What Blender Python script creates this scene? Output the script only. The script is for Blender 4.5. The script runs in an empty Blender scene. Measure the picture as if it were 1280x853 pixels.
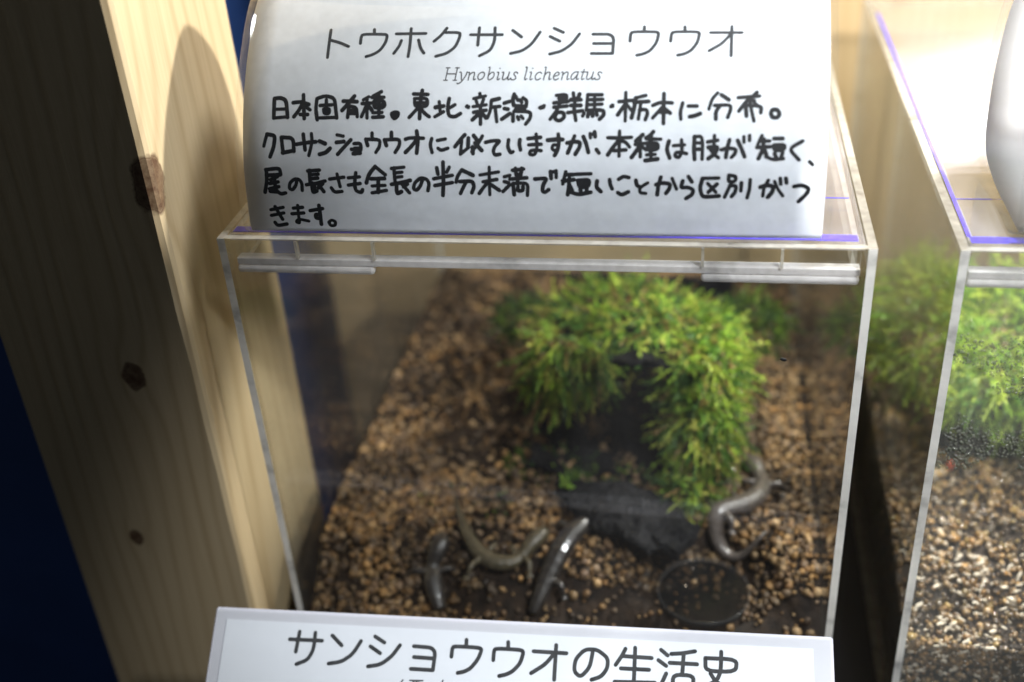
import bpy, bmesh, math, random
import numpy as np
from mathutils import Vector, Matrix, noise

scene = bpy.context.scene
col = scene.collection

# ------------------------------------------------------------------ camera
right = Vector((0.98561468, 0.15762335, -0.0609802)).normalized()
fwd = Vector((-0.16626515, 0.83956358, -0.51719329)).normalized()
up = right.cross(fwd).normalized()
cam_data = bpy.data.cameras.new('camera')
cam = bpy.data.objects.new('camera', cam_data)
col.objects.link(cam)
rot = Matrix((right, up, -fwd)).transposed()
cam.matrix_world = Matrix.Translation((0.2275, -0.4515, 0.22645)) @ rot.to_4x4()
cam_data.sensor_width = 36.0
cam_data.lens = 36.0 * 1416.74 / 1280.0
cam_data.clip_start = 0.01
cam_data.clip_end = 50
cam_data.dof.use_dof = True
cam_data.dof.focus_distance = 0.53
cam_data.dof.aperture_fstop = 3.4
scene.camera = cam

# ------------------------------------------------------------------ world, lamps, added fill lights, exposure
world = bpy.data.worlds.new('World')
scene.world = world
world.use_nodes = True
wb = world.node_tree.nodes['Background']
wb.inputs[0].default_value = (0.78, 0.88, 1.0, 1)
wb.inputs[1].default_value = 0.032

def area_lamp(name, loc, target, size, power, colour):
    d = bpy.data.lights.new(name, 'AREA')
    d.shape = 'DISK'
    d.size = size
    d.energy = power
    d.color = colour
    o = bpy.data.objects.new(name, d)
    o.location = loc
    o.rotation_euler = (Vector(target) - Vector(loc)).to_track_quat('-Z', 'Y').to_euler()
    col.objects.link(o)
    return o

area_lamp('tank_lamp', (0.60, 0.075, 0.30), (0.12, 0.10, -0.10), 0.05, 6.8, (1.0, 0.97, 0.90))
area_lamp('ceiling_lamp', (0.46, 0.03, 0.80), (0.15, 0.05, -0.1), 0.16, 9.5, (0.96, 0.98, 1.0))
area_lamp('added_glare_light', (0.412, 0.400, 0.095), (0.36, 0.12, -0.15), 0.045, 0.055, (0.95, 0.97, 1.0))  # added out of view; its mirror image makes the glare on the right lid

def fill_spot(name, loc, target, power, angle, blend, soft, colour):
    sd = bpy.data.lights.new(name, 'SPOT')
    sd.energy = power
    sd.color = colour
    sd.spot_size = math.radians(angle)
    sd.spot_blend = blend
    sd.shadow_soft_size = soft
    so = bpy.data.objects.new(name, sd)
    so.location = loc
    so.rotation_euler = (Vector(target) - Vector(loc)).to_track_quat('-Z', 'Y').to_euler()
    col.objects.link(so)

fill_spot('front_fill', (0.52, -0.32, 0.46), (0.275, 0.02, -0.05), 25.0, 42, 0.5, 0.03, (0.95, 0.97, 1.0))  # added front fill for the label; cone kept off the post
fill_spot('rear_fill', (0.62, 0.36, 0.46), (0.46, 0.10, -0.16), 75.0, 44, 0.5, 0.025, (1.0, 0.98, 0.94))  # added unseen fill that brightens the right terrarium

scene.view_settings.view_transform = 'Standard'
scene.view_settings.look = 'None'
scene.view_settings.gamma = 1.0
scene.view_settings.exposure = 0.0
scene.view_settings.use_curve_mapping = False
scene.render.engine = 'CYCLES'
cy = scene.cycles
cy.use_denoising = True
cy.transparent_max_bounces = 32
cy.max_bounces = 14
cy.diffuse_bounces = 4
cy.glossy_bounces = 5
cy.transmission_bounces = 8
cy.sample_clamp_indirect = 4.0
cy.caustics_reflective = False
cy.caustics_refractive = False

rng = random.Random(11)
# ---- pen and print strokes, in 0.01 mm along the sheet and up it
INK_HAND = '''3088,6309 3092,5419/3088,6309 3386,6348 3663,6219 3751,5446/3110,5819 3710,5828/3092,5419 3751,5474/3998,6114 4354,6158 4747,6030/4468,6476 4547,5387/4431,6043 4281,5758 4050,5474/4511,5985 4816,5784
4346,5575 4704,5574/5121,6299 5083,5812 5167,5330/5121,6299 5529,6430 5949,6312 6030,5809 6089,5412/5154,5414 6088,5441/5569,6239 5593,5611/5284,5982 5845,6009/5468,5811 5734,5821 5711,5611 5492,5629 5468,5811/6887,6405 6638,6091 6327,5751
6369,6178 7017,6146/6645,5920 6601,5439/6644,5948 6998,5890 7052,5466/6651,5750 7003,5749/6655,5608 6978,5607/7562,6372 7306,6230/7255,6059 7722,6086/7479,6287 7510,5409
7464,5973 7246,5466/7551,5973 7735,5746/8133,6599 7765,6400/7710,6343 8264,6340/7806,6171 8271,6186 8338,5970 8198,5846 7818,5859 7806,6171/7812,6017 8308,6015/8023,6484 8064,5464/7767,5645 8204,5655
7773,5437 8267,5464/8703,5462 8641,5603 8785,5658 8959,5641 8934,5490 8792,5378 8703,5462/8759,5530 8846,5529/2769,4681 2697,4454 2615,4142/2769,4681 3161,4624 3097,4115 2905,3662/3462,4540 3501,4172 3543,3834/3462,4540 4032,4523 4055,3920/3513,3845 4056,3948
4180,4230 4628,4298 5105,4344/4509,4681 4595,3977/4897,4709 4938,4344 4769,3725/5283,4372 5550,4260/5276,3782 5575,3851 5785,4053/6112,4653 6407,4597/6083,4317 6437,4357/6761,4430 6406,4066 6136,3785
6908,4262 7219,4279 7259,3956 6963,3799/6936,4056 7230,4056/6789,4011 7200,3967/6875,3815 7198,3844/7756,4737 7758,4514/7465,4458 7553,4180/7465,4458 8137,4448 8108,4125 7931,3874/8658,4765 8660,4543
8341,4431 8429,4181/8341,4431 9038,4471 9039,4182 8835,3876/9310,4460 9512,4527 10146,4505/9826,4820 9888,4405 9831,3852/9830,4433 9572,4128 9310,3878/10520,4489 10447,4212 10539,3881/10779,4406 11150,4473/10809,4064 10953,3965 11267,4065
12031,4655 11863,4490 11581,4132/11892,4407 11838,3802/12192,4517 12179,4105/11838,3813 12207,4105/12429,4627 12602,4408/12825,4600 12660,4298 12350,3914/12490,4298 12803,3970/12378,4133 12407,3831
12970,4326 13280,4398 13646,4398 13395,4163 13312,3944 13397,3763 13623,3808/14010,4437 13969,4136 14100,3864 14212,3919/14514,4437 14489,4246 14548,4001/14876,4492 15432,4547/14908,4220 15465,4248/15235,4683 15290,4030 15164,3769 14941,3812 14995,3975 15245,4003 15468,3966/15739,4438 16291,4493/15750,4422 16414,4450
16216,4683 16251,4303 16200,3978 16065,3761/16225,4195 16003,4238 15934,4059 16090,3951 16227,4087/16610,4304 16911,4369 17187,4332 17163,4116 16976,3818/16934,4602 16777,4196 16644,3871/17319,4575 17463,4251 17551,3901/17617,4710 17632,4532/17807,4780 17839,4575/17629,4683 17826,4683
17905,4026 18017,3875/18386,4532 18875,4522 19417,4549/18895,4818 18892,3743/18878,4425 18639,4146 18401,3795/18933,4388 19151,4361 19345,4136/18670,3974 19186,4012/19900,4657 19610,4389/19586,4244 20178,4309
19795,4523 19814,3719/19776,4201 19621,3933 19436,3691/19859,4148 20078,4015/20354,4791 20224,4630 20038,4523/20066,4485 20684,4470/20125,4282 20554,4309 20588,4043 20132,3977 20125,4282/20276,4683 20276,3587/20129,4138 20558,4160
20083,3801 20459,3818/20034,3559 20571,3626/20204,4362 20243,3881/21035,4390 20937,4043 21081,3670/21227,4193 21707,4231/21567,4444 21608,3939 21482,3682 21293,3751 21342,3911 21582,3912 21797,3859/22117,4577 22104,4099 22145,3621/22117,4577 22408,4599 22470,4312 22464,3622
22151,4312 22443,4312/22159,4046 22451,4047/22680,4355 23100,4430/22962,4631 22949,4207/22714,4127 23136,4154 23013,3863 22728,3650/22767,4101 22933,3863 23150,3688/22875,4048 23034,4022/23272,4022 23506,4102 23876,4061 23856,3865 23704,3706
23600,4446 23507,4076 23467,3705/23943,4420 24111,4077 24254,3735/24199,4578 24207,4341/24433,4631 24440,4420/24955,4631 24786,4237/24858,4395 25275,4395/24763,4131 25335,4159/25038,4474 25002,4027 24833,3657
25052,4079 25167,3790/25453,4500 25816,4501/25463,4222 25903,4238 25885,4029 25497,4001 25463,4222/25502,3870 25587,3687/25837,3924 25769,3687/25143,3738 25461,3607 25874,3661/25545,4117 25830,4118/26646,4397 26192,4134 26172,3977 26523,3611
26965,3534 27100,3404/9630,6487 10293,6460/10024,6645 9948,6076 9948,5376/9698,6275 10284,6289 10300,5906 9713,5897 9686,6275/9706,6077 10253,6075/9887,5879 9468,5433/10004,5806 10183,5598 10388,5458/10824,6128 10899,5624
10662,5876 11032,5931/10646,5458 11040,5679/11275,6267 11217,5846 11285,5484 11560,5445 11812,5594/11543,5985 11292,5835/12069,5899 12183,5898/12102,5926 12161,5870/12657,6486 12693,6316/12384,6261 12916,6371
12501,6177 12564,6008/12837,6231 12761,6007/12370,5898 12960,5979/12406,5647 12968,5740/12707,5952 12731,5122/12690,5619 12358,5316/12803,5591 12978,5397/13541,6255 13206,6173
13190,6162 13166,5728 13034,5397/13190,5867 13582,5904/13370,5866 13461,5231/13773,6048 14023,6125/13782,5809 13951,5781/13683,5340 14041,5587/14205,6448 14148,6224 14197,5946/14265,6364 14385,6167
14604,6278 14776,6166 14758,5888/14468,6195 14556,6083/14253,5946 14757,5916/14423,5889 14206,5669/14233,5697 14960,5667 14968,5393 14752,5119/14286,5807 14705,5789/14182,5559 14190,5257/14380,5449 14439,5328
14547,5476 14634,5366/15360,5842 15562,5929/15400,5820 15537,5858/16083,6382 16550,6424 16507,6102/15985,6049 16617,6112/15991,5856 16569,5909/16359,6380 16134,5718 15841,5336/16058,5472 16136,5636 16412,5635 16473,5417 16257,5253 16062,5325 16058,5472
16823,6489 16860,6238/17100,6432 17025,6238/16724,6184 17164,6182/16733,5935 17172,5934/16605,5618 17262,5703/16915,6238 16876,5770 16972,5279/16198,6242 16529,6240/17458,6374 17426,5714
17457,6402 18086,6398/17493,6180 18120,6193/17500,5960 18100,5985/17759,6372 17781,5740/17481,5714 18163,5739 18196,5521 18011,5332/17269,5469 17320,5594/17489,5441 17512,5577/17707,5468 17676,5593
17897,5506 17867,5593/18511,5917 18566,5884/18501,5885 18554,5928/18831,6091 19478,6154/19115,6503 19127,5248/19105,5980 18794,5519/19159,5980 19384,5707/19984,6360 19556,6252
19556,6252 19500,5815 19394,5383/19481,6061 20116,6096/19779,6032 19693,5328/19734,5733 20030,5748 20089,5570 19990,5301/20294,5921 20611,6055 21120,6026/20759,6438 20773,5138/20724,5865 20310,5381/20807,5783 21054,5583
20517,5623 20999,5621/21574,6024 21479,5646 21515,5324/21817,5888 22189,5886/21884,5431 22069,5457 22331,5563/23039,6452 22809,6181 22690,5750/23199,6369 23521,6150/22923,5910 23607,5934 23603,5693 23491,5400/23160,5909 22984,5642 22994,5321
23912,6240 24799,6306/24690,6469 24538,6307 24282,6119 23955,5665/24237,5878 24276,5452/24236,5915 24889,5875 24872,5583/24385,6173 24478,5690 24596,5239/24387,6119 24595,6118/24571,6064 24706,5903/25288,5555 25335,5714 25542,5729 25662,5554 25579,5380 25372,5380 25288,5555
2662,3075 3333,3152 3373,2866/2672,2816 3341,2849/2693,3075 2681,2584 2530,2026/3212,2750 2836,2614/2788,2439 3221,2518/2762,2187 3229,2297/3051,2645 3062,2148 3282,1944 3532,2005/2779,2069 3142,2049
4139,2652 4065,2361 3879,2138 3724,2213 3774,2476 4020,2663 4258,2636 4362,2451 4344,2130/4678,3028 5248,3071/4769,3057 4756,2483/4816,2858 5177,2888/4802,2674 5134,2705/4568,2394 5023,2456 5482,2575/4846,2484 4834,2029 5052,2107/5113,2457 5379,2080
5353,2458 5125,2253/4958,2397 4937,2164/5697,2663 6388,2753/6070,2894 6177,2320/5754,2258 5885,2055 6247,2099/6593,2726 7129,2775/6569,2392 7138,2472/6962,2956 6869,2441 6904,2123 7165,2049 7234,2184
7887,3243 7578,2903 7435,2503/7916,3215 8339,2879/7654,2687 8301,2709/7691,2361 8311,2394/7667,2042 8354,2164/8006,2678 7964,2074/8644,3162 9229,3221/8762,3191 8787,2512
8811,2967 9133,2997/8801,2757 9124,2799/8607,2442 9050,2514 9494,2631/8845,2513 8828,1983 9054,2112/9078,2486 9430,2058/9368,2460 9155,2315/2705,1192 3334,1320/2698,916 3329,1047
2939,1345 3224,737/2831,576 2929,408 3404,503/3817,1283 4278,1330/3721,1009 4306,1059/4045,1417 4030,810 4036,549 3861,609 4023,760 4497,661/4623,1172 5240,1281/5075,1429 5095,1068 5085,514/5054,977 4864,1005 4851,808 5061,793
5462,612 5599,738 5799,648 5745,461 5530,439 5462,612/10090,2721 9957,2378 9770,2165 9617,2244 9691,2519 9975,2748 10263,2693 10369,2496 10293,2169/10743,3201 10791,2922/11317,3232 11197,3008/11035,3452 11042,2699 10977,1956/10581,2707 11451,2870/10624,2401 11438,2543/11887,3123 11678,2815 11611,2561
11915,3096 12394,2876/11784,2591 12358,2623 12434,2369 12307,2083/12070,2565 11916,2308 11789,2050/12708,2889 13561,3033/12841,2587 13469,2698/13140,3241 13128,2657 13133,2005/13097,2600 12861,2344 12650,2058/13207,2460 13568,2208
13811,2818 14067,2886/13806,2605 14003,2551/13736,2153 14057,2467/14183,3108 14689,3166/14324,3191 14349,2899/14605,3193 14545,2900/14063,2719 14824,2780/14405,2888 14425,2498
14199,2496 14242,2015/14200,2524 14876,2557 14835,1992/14422,2385 14388,2187 14643,2206 14647,2387/14349,2916 14546,2917/15188,2727 15747,2775 15548,2478 15514,2197 15625,2124 15796,2256/15889,3062 15915,2759/16139,3108 16138,2799/15917,3035 16128,3064
16566,3055 16424,2513/16538,2929 16898,2931/16425,2652 16925,2711/16732,2902 16702,2459 16641,2037/16730,2515 16866,2208/16981,2948 17671,2974/17091,2684 17616,2715 17576,2410 17172,2351 17091,2684/17199,2267 17253,2127
17504,2326 17447,2129/16782,2151 17114,2042 17669,2159/17118,2518 17588,2549/17946,2662 17907,2385 18111,2191/18495,2721 18523,2501 18606,2318/18894,2741 19095,2873 19341,2820/18853,2153 19018,2042 19319,2190/19641,2702 19682,2482 19808,2417
20159,2596 19808,2372 19827,2150 20083,2125/20512,2516 20808,2600 21121,2559 21109,2355 20951,2132/20722,2846 20621,2489 20573,2073/21208,2794 21406,2330/21903,2880 22054,2653/21667,2689 21577,2387 21888,2417 22132,2309 22084,2087 21819,1918/22488,2803 23205,2824/22514,2803 22403,2393 22510,2008 22832,2000 23231,2043
22734,2587 23092,2207/23134,2563 22772,2204/23624,2945 23608,2664 23898,2677 23927,2904 23624,2945/23766,2676 23644,2403 23472,1990/23667,2486 23958,2504 23916,2214 23764,2020/24164,2625 24152,2271/24528,2763 24518,2356 24428,1971/24962,2441 25246,2536 25511,2473 25495,2255 25297,2007
25289,2741 25121,2415 25084,2060/25553,2689 25699,2366 25924,2068/25781,2825 25819,2583/26016,2826 26051,2639/26372,2480 26706,2547 26999,2404 26934,2186 26590,1827'''
INK_TITLE = '''5474,9640 5466,8247/5494,9125 5970,8984 6408,8784/7540,9631 7568,9388/6956,8926 6955,9236 7004,9397 8080,9379 8187,9306 8141,8952 7917,8562 7607,8367 7287,8268/8597,9389 9978,9384/9267,9647 9297,8848 9254,8244/8869,9047 8799,8768 8571,8407/9668,9062 9786,8667 9971,8406
10928,9636 10702,9284 10390,8980/10851,9423 11562,9411 11560,9164 11399,8688 11022,8376 10534,8246/12055,9288 13494,9265/12427,9636 12418,8760/13139,9624 13175,8965 13012,8495 12537,8246/13954,9477 14375,9137/13933,8339 14438,8451 14849,8768 15194,9368/15811,9551 16240,9333
15657,9143 16102,8904/15694,8291 16194,8411 16641,8742 16961,9252/17559,9225 18485,9210 18468,8281/17607,8771 18453,8759/17531,8293 18468,8281/19794,9551 19803,9335/19199,8858 19207,9173 19270,9318 20337,9300 20440,9213 20358,8773 20108,8401 19811,8240 19525,8186/21555,9520 21562,9305
20961,8832 20980,9144 21042,9288 22097,9271 22197,9184 22113,8747 21863,8378 21569,8218 21285,8164/22661,9219 24000,9197/23563,9501 23559,8112/23534,9145 23174,8690 22625,8351'''
INK_LATIN = '''10975,7107 11142,7105/11054,7106 11144,7686/11065,7687 11232,7686/11406,7103 11564,7102/11485,7103 11575,7682/11496,7683 11654,7681/11101,7404 11532,7400/11692,7471 11764,7479 11785,7119
12028,7485 11960,7275 11777,7015 11640,6929 11593,6964/12076,7459 12149,7476 12089,7100/12125,7327 12251,7458 12357,7465 12373,7395 12330,7186 12342,7098 12421,7150/12717,7472 12564,7394 12513,7237 12578,7098 12726,7149 12821,7305 12808,7445 12717,7472/13004,7690 13066,7698 12969,7148 13065,7095 13222,7206 13268,7380 13212,7468 13092,7426 12992,7287/13392,7450 13473,7467 13403,7145 13429,7093 13509,7153/13498,7625 13509,7642/13626,7449 13698,7466 13634,7179 13672,7092 13803,7151 13902,7281
13940,7463 13870,7142 13896,7090 13976,7150/14318,7391 14268,7461 14161,7436 14138,7349 14233,7244 14234,7149 14138,7089 14022,7116 14016,7185/14666,7678 14736,7686 14629,7138 14655,7086 14733,7146/14860,7440 14940,7457 14869,7137 14895,7085 14974,7145/14965,7614 14977,7631/15383,7384 15326,7454 15180,7403 15093,7239 15137,7092 15238,7083 15337,7159/15524,7671 15585,7679 15477,7082/15515,7306 15639,7435 15743,7443 15757,7373 15714,7166 15725,7080 15802,7131
15923,7243 16110,7284 16175,7370 16120,7449 16001,7398 15905,7234 15940,7088 16040,7078 16137,7146/16270,7431 16341,7448 16279,7077/16317,7301 16441,7429 16544,7437 16558,7368 16514,7161 16525,7075 16602,7126/17002,7434 16868,7444 16742,7350 16678,7178 16729,7075 16850,7142 16976,7330/17012,7442 16927,7142 16949,7073 17027,7132/17259,7554 17147,7141 17177,7072 17263,7131/17129,7434 17332,7432/17364,7424 17435,7440 17369,7157 17405,7071 17534,7130 17632,7258
17671,7438 17599,7121 17624,7069 17702,7128/18038,7367 17991,7436 17886,7411 17862,7325 17954,7222 17954,7127 17860,7068 17747,7095 17742,7163'''
INK_LOW = '''4110,1447 5807,1436/4578,1051 4507,2047/5405,1057 5416,1890 5172,2408 4619,2647/6299,1152 6843,1615/6277,2534 6920,2409 7454,2016 7813,1354/8511,1089 9024,1367/8324,1586 8859,1898/8307,2564 8946,2440 9476,2004 9832,1455
10543,1465 11664,1500 11608,2572/10594,1992 11596,2013/10488,2567 11589,2573/13184,1022 13188,1314/12485,1876 12500,1485 12566,1363 13845,1371 13984,1455 13839,1915 13498,2382 13183,2560 12860,2640/15282,1026 15300,1298/14596,1934 14598,1507 14670,1364 15930,1370 16080,1462 15949,2012 15585,2425 15268,2589 14935,2675/16570,1407 18206,1422
17678,1053 17658,2705/17626,1432 17195,1997 16506,2455/19500,1238 19378,2030 18943,2520 18609,2265 18655,1675 19092,1190 19700,1159 20249,1544 20234,2034 19946,2438 19480,2608/21092,1059 20920,1411 20630,1847/20920,1411 22375,1434/20886,1999 22255,1995/21563,985 21532,2643/20604,2644 22544,2588
22818,1020 23141,1268/22696,1515 23078,1768/22795,2767 23083,2126/24462,1005 23867,1133 23320,1190/23245,1613 24564,1613/23917,1160 23855,2133/23387,2735 23430,2156 24398,2153 24371,2682/23386,2706 24371,2682
24959,1301 26467,1291 26403,1873 24969,1910 24959,1301/25720,970 25697,1891 25499,2334 24813,2705/25205,2014 25450,2384 26084,2684'''
INK_LOW2 = '''10143,3116 10061,3246 10059,3416/10494,3116 11155,3098/10661,3178 10659,3357/10663,3196 11069,3192 11065,3353/10844,3115 10846,3329/12158,3026 12105,3172/11403,3228 11780,3225'''
# ------------------------------------------------------------------ node helpers
def new_mat(name):
    m = bpy.data.materials.new(name)
    m.use_nodes = True
    nt = m.node_tree
    nt.nodes.clear()
    return m, nt

def nd(nt, kind, **kw):
    n = nt.nodes.new(kind)
    for k, v in kw.items():
        if k.startswith('i_'):
            key = k[2:]
            key = int(key) if key.isdigit() else key.replace('_', ' ')
            n.inputs[key].default_value = v
        else:
            setattr(n, k, v)
    return n

def link(nt, a, ao, b, bi):
    nt.links.new(a.outputs[ao], b.inputs[bi])

def math_n(nt, op, a, b=None, clamp=False):
    n = nt.nodes.new('ShaderNodeMath')
    n.operation = op
    n.use_clamp = clamp
    for i, v in enumerate((a, b)):
        if v is None:
            continue
        if isinstance(v, (int, float)):
            n.inputs[i].default_value = v
        else:
            nt.links.new(v, n.inputs[i])
    return n.outputs[0]

def ramp(nt, fac, stops):
    r = nt.nodes.new('ShaderNodeValToRGB')
    el = r.color_ramp.elements
    while len(el) < len(stops):
        el.new(0.5)
    for e, (p, c) in zip(el, stops):
        e.position = p
        e.color = tuple(c) + (1,)
    nt.links.new(fac, r.inputs[0])
    return r.outputs[0]

def coords(nt):
    return nd(nt, 'ShaderNodeTexCoord').outputs['Object']

def noise_n(nt, vec, scale, detail=3, rough=0.55, stretch=None):
    if stretch:
        mp = nd(nt, 'ShaderNodeMapping')
        mp.inputs['Scale'].default_value = stretch
        nt.links.new(vec, mp.inputs[0])
        vec = mp.outputs[0]
    n = nd(nt, 'ShaderNodeTexNoise', i_Scale=scale, i_Detail=detail, i_Roughness=rough)
    nt.links.new(vec, n.inputs['Vector'])
    return n.outputs[0]

def finish(nt, shader):
    o = nd(nt, 'ShaderNodeOutputMaterial')
    nt.links.new(shader, o.inputs[0])

def principled(nt, **kw):
    p = nd(nt, 'ShaderNodeBsdfPrincipled')
    for k, v in kw.items():
        p.inputs[k.replace('_', ' ')].default_value = v
    return p

def simple(name, colour, rough=0.5, var=0.0, scale=60, bump=0.0, bscale=200, **kw):
    m, nt = new_mat(name)
    p = principled(nt, Roughness=rough, **kw)
    v = coords(nt)
    if var:
        n = noise_n(nt, v, scale)
        a = [max(0, c * (1 - var)) for c in colour]
        b = [min(1, c * (1 + var)) for c in colour]
        nt.links.new(ramp(nt, n, [(0.3, a), (0.7, b)]), p.inputs['Base Color'])
    else:
        p.inputs['Base Color'].default_value = tuple(colour) + (1,)
    if bump:
        bn = nd(nt, 'ShaderNodeBump', i_Strength=bump, i_Distance=0.001)
        nt.links.new(noise_n(nt, v, bscale, 5), bn.inputs['Height'])
        nt.links.new(bn.outputs[0], p.inputs['Normal'])
    finish(nt, p.outputs[0])
    return m

def fresnel(nt, f0=0.04):
    lw = nd(nt, 'ShaderNodeLayerWeight', i_Blend=0.5)
    f = math_n(nt, 'POWER', lw.outputs['Facing'], 5.0)
    f = math_n(nt, 'MULTIPLY', f, 1 - f0)
    return math_n(nt, 'ADD', f, f0)

def clear_plastic(name, tint=(0.985, 0.99, 0.985), milk=0.012, rough=0.02, milk_colour=(0.8, 0.82, 0.85), smear=0.0, fmul=1.0):
    m, nt = new_mat(name)
    tr = nd(nt, 'ShaderNodeBsdfTransparent', i_Color=tuple(tint) + (1,))
    gl = nd(nt, 'ShaderNodeBsdfGlossy', i_Roughness=rough)
    df = nd(nt, 'ShaderNodeBsdfDiffuse', i_Color=tuple(milk_colour) + (1,))
    m1 = nd(nt, 'ShaderNodeMixShader')
    m1.inputs[0].default_value = milk
    if smear:
        v = coords(nt)
        n = noise_n(nt, v, 14, 6, 0.65, (1, 1, 0.35))
        s = noise_n(nt, v, 900, 2, 0.5)
        f = math_n(nt, 'MULTIPLY', math_n(nt, 'SUBTRACT', n, 0.42, True), smear)
        g = math_n(nt, 'MULTIPLY', math_n(nt, 'GREATER_THAN', s, 0.76), smear * 0.6)
        f = math_n(nt, 'ADD', math_n(nt, 'ADD', f, g), milk)
        nt.links.new(f, m1.inputs[0])
    link(nt, tr, 0, m1, 1)
    link(nt, df, 0, m1, 2)
    m2 = nd(nt, 'ShaderNodeMixShader')
    nt.links.new(math_n(nt, 'MULTIPLY', fresnel(nt), fmul), m2.inputs[0])
    link(nt, m1, 0, m2, 1)
    link(nt, gl, 0, m2, 2)
    finish(nt, m2.outputs[0])
    return m

def edge_plastic(name, colour=(0.93, 0.90, 0.82), solid=0.55, thru=0.6):
    """The cut edge of a sheet of acrylic: piped light is painted in as pale streaks."""
    m, nt = new_mat(name)
    v = coords(nt)
    n = noise_n(nt, v, 30, 4, 0.6, (1, 1, 1.4))
    n2 = noise_n(nt, v, 160, 2, 0.5)
    c = ramp(nt, n, [(0.30, [x * 0.5 for x in colour]), (0.43, [x * 0.88 for x in colour]), (0.6, colour)])
    df = nd(nt, 'ShaderNodeBsdfDiffuse')
    tl = nd(nt, 'ShaderNodeBsdfTranslucent')
    nt.links.new(c, df.inputs[0])
    nt.links.new(c, tl.inputs[0])
    a = nd(nt, 'ShaderNodeMixShader', i_0=thru)
    link(nt, df, 0, a, 1)
    link(nt, tl, 0, a, 2)
    tr = nd(nt, 'ShaderNodeBsdfTransparent')
    b = nd(nt, 'ShaderNodeMixShader')
    f = math_n(nt, 'ADD', math_n(nt, 'MULTIPLY', n2, 0.5), solid - 0.25, True)
    nt.links.new(f, b.inputs[0])
    link(nt, tr, 0, b, 1)
    link(nt, a, 0, b, 2)
    gl = nd(nt, 'ShaderNodeBsdfGlossy', i_Roughness=0.12)
    g = nd(nt, 'ShaderNodeMixShader')
    nt.links.new(fresnel(nt, 0.08), g.inputs[0])
    link(nt, b, 0, g, 1)
    link(nt, gl, 0, g, 2)
    finish(nt, g.outputs[0])
    return m

def paper_mat(name, colour, through, through_colour=None, mottle=0.05):
    m, nt = new_mat(name)
    v = coords(nt)
    n = noise_n(nt, v, 260, 4, 0.6, (1, 1, 1))
    n2 = noise_n(nt, v, 60, 3, 0.6)
    nn = math_n(nt, 'ADD', math_n(nt, 'MULTIPLY', n, 0.5), math_n(nt, 'MULTIPLY', n2, 0.5))
    lo = [c * (1 - mottle) for c in colour]
    c = ramp(nt, nn, [(0.36, lo), (0.62, colour)])
    df = nd(nt, 'ShaderNodeBsdfDiffuse')
    tl = nd(nt, 'ShaderNodeBsdfTranslucent')
    nt.links.new(c, df.inputs[0])
    nt.links.new(c, tl.inputs[0])
    mx = nd(nt, 'ShaderNodeMixShader', i_0=through)
    link(nt, df, 0, mx, 1)
    link(nt, tl, 0, mx, 2)
    gl = nd(nt, 'ShaderNodeBsdfGlossy', i_Roughness=0.35)
    g = nd(nt, 'ShaderNodeMixShader')
    nt.links.new(math_n(nt, 'MULTIPLY', fresnel(nt, 0.03), 0.6), g.inputs[0])
    link(nt, mx, 0, g, 1)
    link(nt, gl, 0, g, 2)
    finish(nt, g.outputs[0])
    return m

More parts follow.
